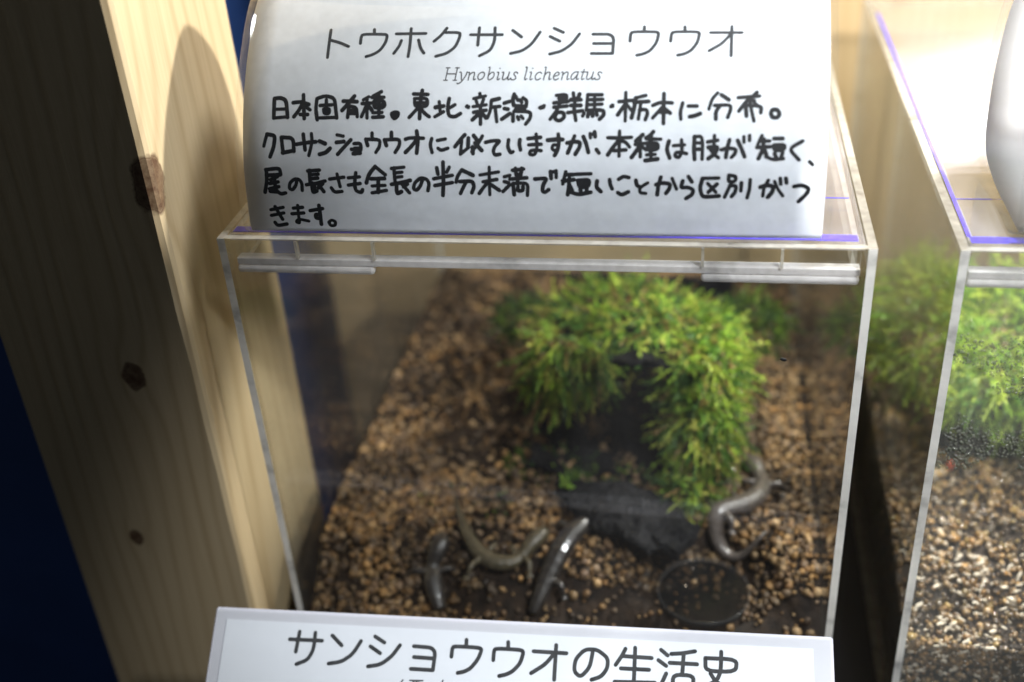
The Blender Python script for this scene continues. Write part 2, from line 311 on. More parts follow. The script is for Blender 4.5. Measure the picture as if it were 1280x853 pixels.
def wood_mat(name, light, dark, knots=(), grain_axis='x'):
    """Sawn softwood: long grain lines bending round knots given as (x, y, z, radius)."""
    m, nt = new_mat(name)
    v = coords(nt)
    sep = nd(nt, 'ShaderNodeSeparateXYZ')
    nt.links.new(v, sep.inputs[0])
    X, Y, Z = sep.outputs
    q = X if grain_axis == 'x' else Y
    q = math_n(nt, 'ADD', math_n(nt, 'ADD', X, 0.0), math_n(nt, 'MULTIPLY', Y, 0.83))
    warp = noise_n(nt, v, 7, 3, 0.5, (1, 1, 0.16))
    q = math_n(nt, 'ADD', q, math_n(nt, 'MULTIPLY', warp, 0.10))
    mask = None
    for kx, ky, kz, kr in knots:
        d = nd(nt, 'ShaderNodeVectorMath', operation='DISTANCE')
        mp = nd(nt, 'ShaderNodeMapping')
        mp.inputs['Scale'].default_value = (1, 1, 0.72)
        nt.links.new(v, mp.inputs[0])
        nt.links.new(mp.outputs[0], d.inputs[0])
        d.inputs[1].default_value = (kx, ky, kz * 0.72)
        dd = d.outputs['Value']
        g = math_n(nt, 'DIVIDE', dd, kr)
        g2 = math_n(nt, 'POWER', 2.718, math_n(nt, 'MULTIPLY', math_n(nt, 'MULTIPLY', g, g), -0.22))
        q = math_n(nt, 'ADD', q, math_n(nt, 'MULTIPLY', g2, kr * 1.1))
        g = math_n(nt, 'ADD', g, math_n(nt, 'MULTIPLY', noise_n(nt, v, 90, 3, 0.6), 0.9))
        rim = math_n(nt, 'SUBTRACT', 1.0, math_n(nt, 'MULTIPLY', math_n(nt, 'ABSOLUTE', math_n(nt, 'SUBTRACT', g, 1.25)), 6.0), True)
        s = math_n(nt, 'MULTIPLY', math_n(nt, 'SUBTRACT', 1.42, g), 4.0, True)
        s = math_n(nt, 'MULTIPLY', s, math_n(nt, 'ADD', math_n(nt, 'MULTIPLY', noise_n(nt, v, 260, 4, 0.7), 0.9), 0.45))
        s = math_n(nt, 'MAXIMUM', s, math_n(nt, 'MULTIPLY', rim, 0.95))
        mask = s if mask is None else math_n(nt, 'MAXIMUM', mask, s)
    lines = math_n(nt, 'SINE', math_n(nt, 'MULTIPLY', q, 520.0))
    lines = math_n(nt, 'ADD', math_n(nt, 'MULTIPLY', lines, 0.5), 0.5)
    lines = math_n(nt, 'POWER', lines, 3.5)
    lines = math_n(nt, 'MULTIPLY', lines, math_n(nt, 'ADD', noise_n(nt, v, 22, 3, 0.6, (1, 1, 0.2)), 0.15))
    fine = noise_n(nt, v, 300, 4, 0.7, (1, 1, 0.03))
    broad = noise_n(nt, v, 16, 3, 0.6, (1, 1, 0.25))
    f = math_n(nt, 'ADD', math_n(nt, 'MULTIPLY', lines, 0.32), math_n(nt, 'MULTIPLY', fine, 0.50))
    f = math_n(nt, 'ADD', f, math_n(nt, 'MULTIPLY', broad, 0.35))
    c = ramp(nt, f, [(0.15, light), (0.85, dark)])
    if mask is not None:
        mx = nd(nt, 'ShaderNodeMix', data_type='RGBA')
        nt.links.new(mask, mx.inputs['Factor'])
        nt.links.new(c, mx.inputs['A'])
        mx.inputs['B'].default_value = (dark[0] * 0.24, dark[1] * 0.16, dark[2] * 0.14, 1)
        c = mx.outputs['Result']
    p = principled(nt, Roughness=0.62)
    nt.links.new(c, p.inputs['Base Color'])
    bn = nd(nt, 'ShaderNodeBump', i_Strength=0.25, i_Distance=0.0006)
    nt.links.new(f, bn.inputs['Height'])
    nt.links.new(bn.outputs[0], p.inputs['Normal'])
    finish(nt, p.outputs[0])
    return m

def attr_mat(name, rough, coat=0.0, through=0.0, bump=0.0, spec=0.5):
    """Base colour from each piece's own colour attribute."""
    m, nt = new_mat(name)
    a = nd(nt, 'ShaderNodeAttribute', attribute_name='tone')
    p = principled(nt, Roughness=rough)
    p.inputs['Coat Weight'].default_value = coat
    p.inputs['Coat Roughness'].default_value = 0.06
    p.inputs['Specular IOR Level'].default_value = spec
    v = coords(nt)
    n = noise_n(nt, v, 900, 3, 0.6)
    mr = nd(nt, 'ShaderNodeMapRange', i_3=0.6, i_4=1.35)
    nt.links.new(n, mr.inputs[0])
    mm = nd(nt, 'ShaderNodeVectorMath', operation='SCALE')
    nt.links.new(a.outputs['Color'], mm.inputs[0])
    nt.links.new(mr.outputs[0], mm.inputs['Scale'])
    nt.links.new(mm.outputs[0], p.inputs['Base Color'])
    if bump:
        bn = nd(nt, 'ShaderNodeBump', i_Strength=bump, i_Distance=0.0006)
        nt.links.new(n, bn.inputs['Height'])
        nt.links.new(bn.outputs[0], p.inputs['Normal'])
    out = p.outputs[0]
    if through:
        tl = nd(nt, 'ShaderNodeBsdfTranslucent')
        nt.links.new(mm.outputs[0], tl.inputs[0])
        mx = nd(nt, 'ShaderNodeMixShader', i_0=through)
        nt.links.new(out, mx.inputs[1])
        link(nt, tl, 0, mx, 2)
        out = mx.outputs[0]
    finish(nt, out)
    return m

M = {}
M['acrylic'] = clear_plastic('clear_acrylic', milk=0.006, smear=0.07, milk_colour=(0.62, 0.60, 0.58))
M['acrylic_lid'] = clear_plastic('lid_acrylic', milk=0.06, rough=0.06, smear=0.18, milk_colour=(0.84, 0.80, 0.90))
M['edge'] = edge_plastic('acrylic_edge', solid=0.5)
M['edge_bright'] = edge_plastic('acrylic_edge_bright', (0.99, 0.98, 0.93), 1.1, 0.22)  # front edges: the glow of piped light is put into a paler colour
M['ledge'] = edge_plastic('acrylic_ledge', (0.98, 0.95, 0.95), 0.8, 0.3)  # clear lid lip and tabs; their highlights are painted as pale tones
M['acrylic_fogged'] = clear_plastic('fogged_acrylic', milk=0.055, smear=0.28, milk_colour=(0.78, 0.77, 0.70))
M['film'] = clear_plastic('laminating_film', milk=0.006, rough=0.08, milk_colour=(0.82, 0.85, 0.93))
M['paper'] = paper_mat('label_paper', (0.86, 0.89, 0.94), 0.46, mottle=0.09)
M['paper_glare'] = paper_mat('glare_label_paper', (0.94, 0.95, 0.97), 0.64, mottle=0.03)  # label paper again, whitened and more translucent to mimic strong glare
M['board'] = paper_mat('board_paper', (0.58, 0.61, 0.68), 0.05, mottle=0.03)
M['board_border'] = paper_mat('board_border', (0.46, 0.47, 0.53), 0.05, mottle=0.04)
M['marker'] = simple('marker_ink', (0.005, 0.005, 0.006), 0.5, var=0.5, scale=300, Specular_IOR_Level=0.25)
M['print'] = simple('printed_ink', (0.030, 0.032, 0.036), 0.6, Specular_IOR_Level=0.2)
M['print_light'] = simple('printed_grey_ink', (0.06, 0.06, 0.065), 0.6, Specular_IOR_Level=0.2)
M['tape'] = simple('violet_tape', (0.07, 0.05, 0.62), 0.35, var=0.25, scale=90)
M['post'] = wood_mat('post_wood', (0.64, 0.52, 0.33), (0.40, 0.29, 0.155),
                     [(-0.062, 0, -0.080, 0.0070), (-0.088, 0, -0.191, 0.0045), (-0.0255, 0.0, 0.026, 0.0125)])
M['tan'] = wood_mat('back_board_wood', (0.66, 0.50, 0.29), (0.55, 0.39, 0.20), [(0.3, 0.44, 0.05, 0.01)])
M['blue'] = simple('blue_paint', (0.045, 0.115, 0.36), 0.55, var=0.12, scale=12, bump=0.1, bscale=300)
M['shelf'] = simple('black_shelf', (0.010, 0.010, 0.012), 0.5, var=0.3, scale=8, bump=0.05, bscale=500, Specular_IOR_Level=0.15)
M['soil'] = simple('wet_soil', (0.020, 0.012, 0.007), 0.6, Specular_IOR_Level=0.15, var=0.7, scale=120, bump=0.8, bscale=260)
M['bark'] = simple('charred_bark', (0.005, 0.005, 0.006), 0.75, var=0.6, scale=90, bump=1.0, bscale=260, Specular_IOR_Level=0.16)
M['gravel'] = attr_mat('tan_gravel', 0.55, coat=0.10, bump=0.5)
M['wet_gravel'] = attr_mat('wet_gravel', 0.22, coat=1.0, bump=0.35, spec=0.8)
M['moss'] = attr_mat('moss_leaf', 0.45, coat=0.15, through=0.45)
M['skin_olive'] = simple('olive_skin', (0.085, 0.070, 0.042), 0.32, var=0.55, scale=700, bump=0.35, bscale=900, Coat_Weight=0.25, Coat_Roughness=0.2)
M['skin_grey'] = simple('grey_skin', (0.085, 0.070, 0.062), 0.30, var=0.45, scale=600, bump=0.25, bscale=900, Coat_Weight=0.6, Coat_Roughness=0.15)
M['skin_black'] = simple('black_skin', (0.034, 0.029, 0.026), 0.35, var=0.6, scale=600, bump=0.6, bscale=600, Coat_Weight=0.7, Coat_Roughness=0.16)
M['eye'] = simple('eye', (0.004, 0.004, 0.004), 0.08)
M['water'] = clear_plastic('dark_water', tint=(0.42, 0.40, 0.38), milk=0.004, rough=0.15, fmul=0.3)
M['dish'] = clear_plastic('dish_plastic', tint=(0.85, 0.85, 0.85), milk=0.03, rough=0.1, fmul=0.6)
M['fibre'] = simple('pale_fibre', (0.75, 0.66, 0.52), 0.4, var=0.3, scale=200, Coat_Weight=0.4)
M['speck'] = simple('black_speck', (0.01, 0.01, 0.01), 0.6)
M['red'] = simple('red_berry', (0.45, 0.07, 0.03), 0.35)
M['drop'] = clear_plastic('water_drop', tint=(0.66, 0.68, 0.60), milk=0.14, rough=0.12, milk_colour=(0.6, 0.62, 0.52), fmul=0.7)

# ------------------------------------------------------------------ object helpers
def put(o, parent=None):
    col.objects.link(o)
    if parent is not None:
        o.parent = parent
    return o

def mesh_obj(name, verts, faces, mats, parent=None, smooth=False, fmat=None):
    me = bpy.data.meshes.new(name)
    me.from_pydata([tuple(v) for v in verts], [], faces)
    for m in (mats if isinstance(mats, (list, tuple)) else [mats]):
        me.materials.append(m)
    if fmat is not None:
        me.polygons.foreach_set('material_index', fmat)
    if smooth:
        me.polygons.foreach_set('use_smooth', [True] * len(me.polygons))
    me.update()
    return put(bpy.data.objects.new(name, me), parent)

def bm_obj(name, bm, mats, parent=None, smooth=False):
    me = bpy.data.meshes.new(name)
    bm.to_mesh(me)
    bm.free()
    for m in (mats if isinstance(mats, (list, tuple)) else [mats]):
        me.materials.append(m)
    if smooth:
        me.polygons.foreach_set('use_smooth', [True] * len(me.polygons))
    return put(bpy.data.objects.new(name, me), parent)

def tag(o, label=None, cat=None, group=None, kind=None):
    if label: o['label'] = label
    if cat: o['category'] = cat
    if group: o['group'] = group
    if kind: o['kind'] = kind
    return o

def empty(name, loc):
    o = bpy.data.objects.new(name, None)
    o.location = loc
    o.empty_display_size = 0.02
    return put(o)

def box(name, a, b, mats, parent=None, edge_axes='', bevel=0.0, origin=(0, 0, 0)):
    """Box from corner a to corner b; faces across the axes in edge_axes get material 1 (the cut edge)."""
    ox, oy, oz = origin
    (x0, y0, z0), (x1, y1, z1) = a, b
    bm = bmesh.new()
    vs = [bm.verts.new((x - ox, y - oy, z - oz)) for x in (x0, x1) for y in (y0, y1) for z in (z0, z1)]
    F = [(0, 1, 3, 2, 'x'), (4, 6, 7, 5, 'x'), (0, 4, 5, 1, 'y'), (2, 3, 7, 6, 'y'), (0, 2, 6, 4, 'z'), (1, 5, 7, 3, 'z')]
    for i, j, k, l, ax in F:
        f = bm.faces.new((vs[i], vs[j], vs[k], vs[l]))
        f.material_index = 1 if ax in edge_axes else 0
    if bevel:
        bmesh.ops.bevel(bm, geom=bm.edges[:], offset=bevel, segments=2, affect='EDGES', profile=0.5)
    bmesh.ops.recalc_face_normals(bm, faces=bm.faces[:])
    return bm_obj(name, bm, mats, parent)

def catmull(P, n=8):
    P = [np.array(c, float) for c in P]
    P = [2 * P[0] - P[1]] + P + [2 * P[-1] - P[-2]]
    o = []
    for i in range(1, len(P) - 2):
        a, b, c, d = P[i - 1], P[i], P[i + 1], P[i + 2]
        for k in range(n):
            t = k / n
            o.append(.5 * ((2 * b) + (c - a) * t + (2 * a - 5 * b + 4 * c - d) * t * t + (3 * b - a - 3 * c + d) * t ** 3))
    o.append(P[-2])
    return o

def ss(t):
    t = max(0.0, min(1.0, t))
    return t * t * (3 - 2 * t)

# ------------------------------------------------------------------ the setting
tag(box('shelf', (-0.006, -0.35, -0.345), (1.2, 0.44, -0.303), M['shelf']), 'glossy black shelf under the terrariums', kind='structure')
tag(box('back_wall', (-0.117, 0.44, -0.9), (1.4, 0.46, 1.0), M['tan']), 'light tan wooden board behind the terrariums', kind='structure')
tag(box('blue_back_wall', (-0.9, 0.475, -0.9), (-0.05, 0.495, 1.0), M['blue']), 'blue painted wall behind the wooden post', kind='structure')
tag(box('blue_side_wall', (-1.2, 0.100, -1.0), (-0.1305, 0.120, 1.0), M['blue']), 'dark blue painted wall left of the wooden post', kind='structure')
tag(box('cabinet_floor', (-1.2, -1.2, -1.02), (1.4, 0.6, -1.0), M['shelf']), 'dark floor below the display', kind='structure')

# ------------------------------------------------------------------ wooden post
bm = bmesh.new()
N = 60
rings = []
for i in range(N + 1):
    z = -0.9 + 1.9 * i / N
    r = []
    w = 0.0006 * noise.noise(Vector((0, 0, z * 25)))
    ch = 0.0038 + 0.0016 * noise.noise(Vector((3, 0, z * 18)))
    for x, y in ((-0.1305, 0.0), (-0.0255 - ch + w, 0.0), (-0.0255 - ch * 0.3 + w, ch * 0.35), (-0.0255, ch), (-0.0255, 0.1175), (-0.1305, 0.1175)):
        r.append(bm.verts.new((x + 0.078, y - 0.055, z)))
    rings.append(r)
for a, b in zip(rings, rings[1:]):
    for k in range(6):
        bm.faces.new((a[k], a[(k + 1) % 6], b[(k + 1) % 6], b[k]))
bm.faces.new(rings[0]); bm.faces.new(rings[-1])
bmesh.ops.recalc_face_normals(bm, faces=bm.faces[:])
post = bm_obj('wooden_post', bm, M['post'])
for v in post.data.vertices:
    v.co.x -= 0.078; v.co.y += 0.055
tag(post, 'square pale softwood post with dark knots, left of the terrarium', 'post')

# ------------------------------------------------------------------ terrariums
D = 0.40
T = 0.0038
H = 0.300
X2 = 0.3337

def terrarium(x0, label, pane):
    ac = [M[pane], M['edge']]
    root = empty('terrarium', (x0 + 0.15, D / 2, -H))
    tag(root, label, 'terrarium', 'clear acrylic terrariums on the shelf')
    o = (x0 + 0.15, D / 2, -H)
    x1 = x0 + 0.30
    g = 0.00005
    box('front_panel', (x0 + T + g, 0.0001, -H), (x1 - T - g, T, 0), ac, root, 'z', origin=o)
    box('back_panel', (x0 + T + g, D - T, -H), (x1 - T - g, D, 0), ac, root, 'z', origin=o)
    for sx in (x0, x1 - T):
        sp_ = box('side_panel', (sx, 0, -H), (sx + T, D, 0), [M[pane], M['edge'], M['edge_bright']], root, 'z', origin=o)
        for f in sp_.data.polygons:
            if abs(f.normal.y) > .9: f.material_index = 2
    box('base_panel', (x0 + T + g, T + g, -H), (x1 - T - g, D - T - g, -H + T), ac, root, '', origin=o)
    a, b = x0 + T + 0.0008, x1 - T - 0.0008
    la = [M['acrylic_lid'], M['edge']]
    lid = box('lid', (a, T + 0.0008, -0.003), (b, D - T - 0.001, 0.0), la, root, 'xy', origin=(x0 + 0.15, D / 2, -H))
    lf = [M['acrylic'], M['edge']]
    box('flange', (a + 0.001, T + 0.0030, -0.0125), (b - 0.001, T + 0.0055, -0.0031), lf, lid, '', origin=o)
    box('ledge', (a + 0.001, T + 0.0012, -0.0162), (b - 0.001, T + 0.0072, -0.0127), [M['ledge'], M['ledge']], lid, '', bevel=0.0004, origin=o)
    for ta, tb in ((0.0052, 0.0735), (0.2255, 0.2945)):
        box('tab', (x0 + ta, T + 0.0004, -0.0205), (x0 + tb, T + 0.0060, -0.0164), [M['ledge'], M['ledge']], lid, '', bevel=0.0016, origin=o)
    for s in (0.036, 0.0735, 0.2255, 0.260):
        box('rib', (x0 + s, T + 0.0003, -0.0126), (x0 + s + 0.0013, T + 0.0029, -0.0032), lf, lid, 'xyz', origin=o)
    for yb in ((T + 0.012, D - T - 0.012),):
        box('side_flange', (a + 0.0015, yb[0], -0.0165), (a + 0.0040, yb[1], -0.0031), lf, lid, 'z', origin=o)
        box('side_flange', (b - 0.0040, yb[0], -0.0165), (b - 0.0015, yb[1], -0.0031), lf, lid, 'z', origin=o)
    box('tape_strip', (x0 + 0.0055, 0.0072, 0.0001), (x0 + 0.2925, 0.0128, 0.0003), M['tape'], lid, '', origin=o)
    box('tape_strip', (x0 + 0.0045, 0.0520, 0.0001), (x0 + 0.2925, 0.0526, 0.0003), M['tape'], lid, '', origin=o)
    if pane != 'acrylic': box('tape_strip', (x0 + 0.0045, 0.0131, 0.0001), (x0 + 0.0062, 0.36, 0.0003), M['tape'], lid, '', origin=o)
    return root, lid

t1, lid1 = terrarium(0.0, 'clear acrylic terrarium with salamanders on tan gravel, handwritten label on its lid',
                     'acrylic')
t2, lid2 = terrarium(X2, 'second acrylic terrarium at the right edge, with fogged glass and wet gravel',
                     'acrylic_fogged')

def terrain(x, y, second=False):
    """Height of the substrate inside a terrarium; x is measured from its left side."""
    if second:
        h = -0.236 + 0.018 * ss(y / 0.08) + 0.006 * ss((y - 0.1) / 0.2)
    else:
        h = -0.244 + 0.027 * ss(y / 0.055) - 0.004 * ss((y - 0.1) / 0.25)
        h -= 0.006 * ss((x - 0.12) / 0.06) * (1 - ss(y / 0.05))
        d = math.hypot(x - 0.232, y - 0.032)
        h = h + (-0.2385 - h) * (1 - ss((d - 0.026) / 0.02)) if d < 0.05 else h
    h += 0.0022 * noise.noise(Vector((x * 30, y * 30, 5 if second else 1)))
    return h

def soil(x0, name, label, second):
    nx, ny = 60, 80
    xs = [x0 + T + 0.0002 + (0.30 - 2 * T - 0.0004) * i / nx for i in range(nx + 1)]
    ys = [T + 0.0040 + (D - 2 * T - 0.0044) * j / ny for j in range(ny + 1)]
    V, F = [], []
    for y in ys:
        for x in xs:
            V.append((x, y, terrain(x - x0, y, second) - 0.0015))
    w = nx + 1
    for j in range(ny):
        for i in range(nx):
            F.append((j * w + i, j * w + i + 1, (j + 1) * w + i + 1, (j + 1) * w + i))
    def skirt(idx):
        base = len(V)
        for k in idx:
            V.append((V[k][0], V[k][1], -H + T + 0.0003))
        for q in range(len(idx) - 1):
            F.append((idx[q], idx[q + 1], base + q + 1, base + q))
    skirt([i for i in range(w)])
    skirt([ny * w + i for i in range(w)])
    skirt([j * w for j in range(ny + 1)])
    skirt([j * w + nx for j in range(ny + 1)])
    o = mesh_obj(name, V, F, M['soil'], smooth=False)
    tag(o, label, kind='stuff')
    return o

soil(0.0, 'soil', 'dark wet soil layer under the gravel in the left terrarium', False)
soil(X2, 'soil', 'dark wet soil layer under the gravel in the right terrarium', True)

# ------------------------------------------------------------------ gravel
def ico(sub):
    b = bmesh.new()
    bmesh.ops.create_icosphere(b, subdivisions=sub, radius=1.0)
    v = np.array([q.co[:] for q in b.verts]); f = [[w.index for w in q.verts] for q in b.faces]
    b.free()
    return v, np.array(f)

ICO = {1: ico(1), 2: ico(2)}

def grains(name, pts, mat, label, tones, seed, cat=None):
    """pts: list of (x, y, z, radius, subdivision)."""
    rs = np.random.RandomState(seed)
    VV, FF, CC, n0 = [], [], [], 0
    for x, y, z, r, sub in pts:
        bv, bf = ICO[sub]
        A = rs.normal(size=(3, 3)); Q, _ = np.linalg.qr(A)
        sc = np.array([1.0, rs.uniform(.7, 1.0), rs.uniform(.55, .9)]) * r
        lump = 1 + rs.uniform(-.16, .16, size=(len(bv), 1))
        v = (bv * lump * sc) @ Q.T + np.array([x, y, z])
        VV.append(v); FF.append(bf + n0); n0 += len(v)
        blotch = noise.noise(Vector((x * 22, y * 22, 3)))  # random blotches that darken the gravel tone
        t = np.array(tones[rs.randint(len(tones))]) * (0.42 if blotch > .12 else 1.0 if blotch < -.1 else .72) * rs.choice([.45, .7, .95, 1.1, 1.35]) * rs.uniform(.85, 1.15)
        CC.append(np.tile(np.append(t, 1.0), (len(v), 1)))
    V = np.concatenate(VV); F = np.concatenate(FF); C = np.concatenate(CC)
    me = bpy.data.meshes.new(name)
    me.vertices.add(len(V)); me.vertices.foreach_set('co', V.astype(np.float32).ravel())
    me.loops.add(F.size); me.loops.foreach_set('vertex_index', F.astype(np.int32).ravel())
    me.polygons.add(len(F))
    me.polygons.foreach_set('loop_start', np.arange(0, F.size, 3, dtype=np.int32))
    me.polygons.foreach_set('loop_total', np.full(len(F), 3, dtype=np.int32))
    me.update(calc_edges=True)
    at = me.color_attributes.new('tone', 'FLOAT_COLOR', 'POINT')
    at.data.foreach_set('color', C.astype(np.float32).ravel())
    me.polygons.foreach_set('use_smooth', [True] * len(F))
    me.materials.append(mat)
    o = put(bpy.data.objects.new(name, me))
    tag(o, label, cat, kind='stuff')
    return o

TAN = [(.38, .24, .10), (.32, .20, .08), (.42, .29, .14), (.24, .145, .065), (.33, .19, .065), (.20, .135, .08), (.13, .085, .05), (.44, .32, .18), (.28, .21, .14)]
TAN = [(r * .92, g * .83, b_ * .74) for r, g, b_ in TAN]
def gravel_points(n, x0, second, seed):
    r_ = random.Random(seed)
    out = []
    for _ in range(n):
        x = r_.uniform(0.0055, 0.2945)
        y = D * 0.985 * r_.random() ** 1.05 + 0.0055
        if y > D - 0.006: continue
        if not second:
            if math.hypot(x - 0.232, y - 0.032) < 0.0275 and r_.random() < .5: continue
        dark = noise.noise(Vector((x * 14, y * 14, 9)))
        front = y < 0.030 + .02 * noise.noise(Vector((x * 25, 0, 2))) and x > 0.09 and not second
        if (dark > 0.28 or front) and r_.random() < (0.88 if front else 0.5): continue
        if not second and y > .16 and x < .14 and noise.noise(Vector((x * 30, y * 30, 12))) > -.12 and r_.random() < .6: continue
        if not second and ((.118 < x < .228 and .098 < y < .25) or math.hypot((x - .105) / .05, (y - .150) / .05) < 1) and r_.random() < .72: continue
        r = r_.choice((.0007, .0009, .0011, .0014, .0017, .0020, .0027)) * r_.uniform(.85, 1.15)
        z = terrain(x, y, second) + r_.uniform(-.0006, .0016)
        out.append((x0 + x, max(y, T + r + .0003), z, r, 2 if (y < 0.11 and not second) else 1))
    return out

def wall_points(n, x0, seed, walls):
    """Grains pressed against the panes, below the surface. walls: ('left'|'front', from, to, lowest)."""
    r_ = random.Random(seed)
    out = []
    for wall, a, b_, low, second in walls:
        for _ in range(int(n * (b_ - a))):
            r = r_.choice((.0014, .0018, .0022, .0026))
            u = r_.uniform(a, b_)
            if wall == 'left':
                x, y = T + r * .8, u
            else:
                x, y = u, T + r * .8
            top = terrain(x, y, second)
            z = r_.uniform(low, top)
            if wall == 'front' and r_.random() < ((top - z) / (top - low)) ** .6: continue
            out.append((x0 + x, y, z, r, 1))
    return out

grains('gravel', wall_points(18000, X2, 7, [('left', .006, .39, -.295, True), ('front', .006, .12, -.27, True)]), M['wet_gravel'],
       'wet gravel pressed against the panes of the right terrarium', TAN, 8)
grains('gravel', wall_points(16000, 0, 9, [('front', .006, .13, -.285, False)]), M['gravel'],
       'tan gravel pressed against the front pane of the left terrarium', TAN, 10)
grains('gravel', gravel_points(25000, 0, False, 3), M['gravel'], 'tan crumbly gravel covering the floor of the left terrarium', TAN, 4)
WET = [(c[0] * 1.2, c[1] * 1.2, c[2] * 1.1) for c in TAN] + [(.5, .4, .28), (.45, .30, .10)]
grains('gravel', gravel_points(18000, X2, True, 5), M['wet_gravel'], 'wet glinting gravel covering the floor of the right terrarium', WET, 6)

# ------------------------------------------------------------------ moss
def fronds(name, blobs, label, seed, greens):
    """blobs: (cx,cy,cz, rx,ry,rz, count, length, up, dir(x,y,z), tone scale) – small feathery fronds rooted on each blob."""
    rs = random.Random(seed)
    V, F, C = [], [], []
    for cx, cy_, cz, rx, ry, rz, cnt, ln, upw, dr, tone in blobs:
        for _ in range(cnt):
            while True:
                n = Vector((rs.gauss(0, 1), rs.gauss(0, 1), rs.gauss(0, 1))).normalized()
                if n.z > -0.55: break
            p = Vector((cx + n.x * rx, cy_ + n.y * ry, cz + n.z * rz)) - n * rs.random() * 0.006
            d = (n * 0.75 + Vector((rs.gauss(0, .45), rs.gauss(0, .45), rs.gauss(0, .35) + upw)) + Vector(dr)).normalized()
            L = ln * .82 * rs.choice((.5, .7, .9, 1.1, 1.5, 2.0)) * rs.uniform(.8, 1.15)
            seg = 6
            side = d.cross(Vector((rs.gauss(0, 1), rs.gauss(0, 1), rs.gauss(0, 1)))).normalized()
            side2 = d.cross(side).normalized()
            w0 = rs.uniform(.00028, .00062)
            g = greens[rs.randrange(len(greens))]
            k = rs.uniform(.55, 1.35) * tone
            base = len(V)
            q = p.copy()
            curl = Vector((rs.gauss(0, .15), rs.gauss(0, .15), -0.20 - rs.random() * .14))
            for i in range(seg + 1):
                t = i / seg
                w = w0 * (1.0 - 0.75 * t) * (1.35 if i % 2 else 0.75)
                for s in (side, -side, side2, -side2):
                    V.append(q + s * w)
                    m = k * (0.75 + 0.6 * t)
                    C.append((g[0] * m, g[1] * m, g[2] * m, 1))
                d = (d + curl * (0.8 / seg * 2)).normalized()
                q = q + d * (L / seg)
            for i in range(seg):
                a = base + i * 4; b = a + 4
                F.append((a, a + 1, b + 1, b)); F.append((a + 2, a + 3, b + 3, b + 2))
                if i > 0:      # tiny side leaves
                    for s in (side, -side, side2, -side2):
                        if rs.random() < .25: continue
                        o_ = V[a] * .25 + V[a + 1] * .25 + V[a + 2] * .25 + V[a + 3] * .25
                        bd = (s + d * .9 + Vector((rs.gauss(0, .3), rs.gauss(0, .3), rs.gauss(0, .3)))).normalized()
                        bl = rs.uniform(.0012, .0042) * (1.15 - .6 * i / seg) * (L / .012) ** .5
                        wv = bd.cross(Vector((rs.gauss(0, 1), rs.gauss(0, 1), rs.gauss(0, 1)))).normalized() * w0 * .8
                        j = len(V)
                        V.extend([o_ + wv * .5, o_ - wv * .5, o_ + bd * bl * .55 - wv, o_ + bd * bl * .55 + wv, o_ + bd * bl + Vector((0, 0, -bl * .25))])
                        m = k * rs.uniform(.85, 1.3)
                        C.extend([(g[0] * m, g[1] * m, g[2] * m, 1)] * 5)
                        F.append((j, j + 1, j + 2, j + 3)); F.append((j + 3, j + 2, j + 4))
    me = bpy.data.meshes.new(name)
    me.from_pydata([tuple(v) for v in V], [], F)
    at = me.color_attributes.new('tone', 'FLOAT_COLOR', 'POINT')
    at.data.foreach_set('color', np.array(C, np.float32).ravel())
    me.materials.append(M['moss'])
    me.polygons.foreach_set('use_smooth', [True] * len(me.polygons))
    o = put(bpy.data.objects.new(name, me))
    tag(o, label, kind='stuff')
    return o

GREEN = [(.24, .38, .045), (.34, .47, .06), (.16, .30, .04), (.48, .56, .10), (.10, .22, .04), (.06, .13, .03), (.42, .42, .09), (.05, .10, .025), (.26, .17, .06)]
DARKG = [(.07, .15, .03), (.10, .20, .04), (.05, .11, .03)]
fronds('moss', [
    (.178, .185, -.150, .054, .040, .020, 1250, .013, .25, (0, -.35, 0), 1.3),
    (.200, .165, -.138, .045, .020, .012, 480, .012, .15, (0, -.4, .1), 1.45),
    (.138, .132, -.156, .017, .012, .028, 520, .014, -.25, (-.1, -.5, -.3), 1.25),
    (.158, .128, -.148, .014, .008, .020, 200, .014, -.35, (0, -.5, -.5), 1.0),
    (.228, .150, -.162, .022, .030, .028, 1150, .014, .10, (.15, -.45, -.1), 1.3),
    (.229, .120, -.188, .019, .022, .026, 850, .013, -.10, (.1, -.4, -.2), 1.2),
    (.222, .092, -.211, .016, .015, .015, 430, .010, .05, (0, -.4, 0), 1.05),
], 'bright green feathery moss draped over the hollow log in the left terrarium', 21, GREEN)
fronds('moss', [
    (.256, .225, -.172, .024, .028, .016, 420, .012, .1, (.1, -.3, 0), .8),
    (.108, .235, -.178, .026, .020, .010, 300, .011, .2, (0, -.3, 0), .75),
    (.135, .120, -.217, .030, .022, .003, 170, .006, .3, (0, -.1, 0), .8),
    (.175, .105, -.214, .030, .014, .003, 110, .006, .3, (0, -.1, 0), .7),
    (.085, .075, -.216, .030, .020, .002, 40, .004, .3, (0, -.1, 0), .8),
], 'darker sparse moss behind and around the hollow log in the left terrarium', 22, DARKG + [GREEN[0]])
fronds('moss', [
    (X2 + .035, .215, -.165, .028, .060, .040, 950, .017, .2, (-.1, -.4, 0), 1.1),
    (X2 + .085, .200, -.155, .035, .040, .030, 750, .017, .2, (0, -.4, 0), 1.2),
    (X2 + .075, .150, -.170, .030, .020, .022, 420, .016, .0, (0, -.5, -.2), 1.2),
    (X2 + .13, .200, -.160, .040, .040, .036, 600, .016, .1, (0, -.4, 0), 1.1),
], 'blurred yellow green moss mound in the right terrarium', 23, GREEN[:5] + [(.34, .44, .06)])

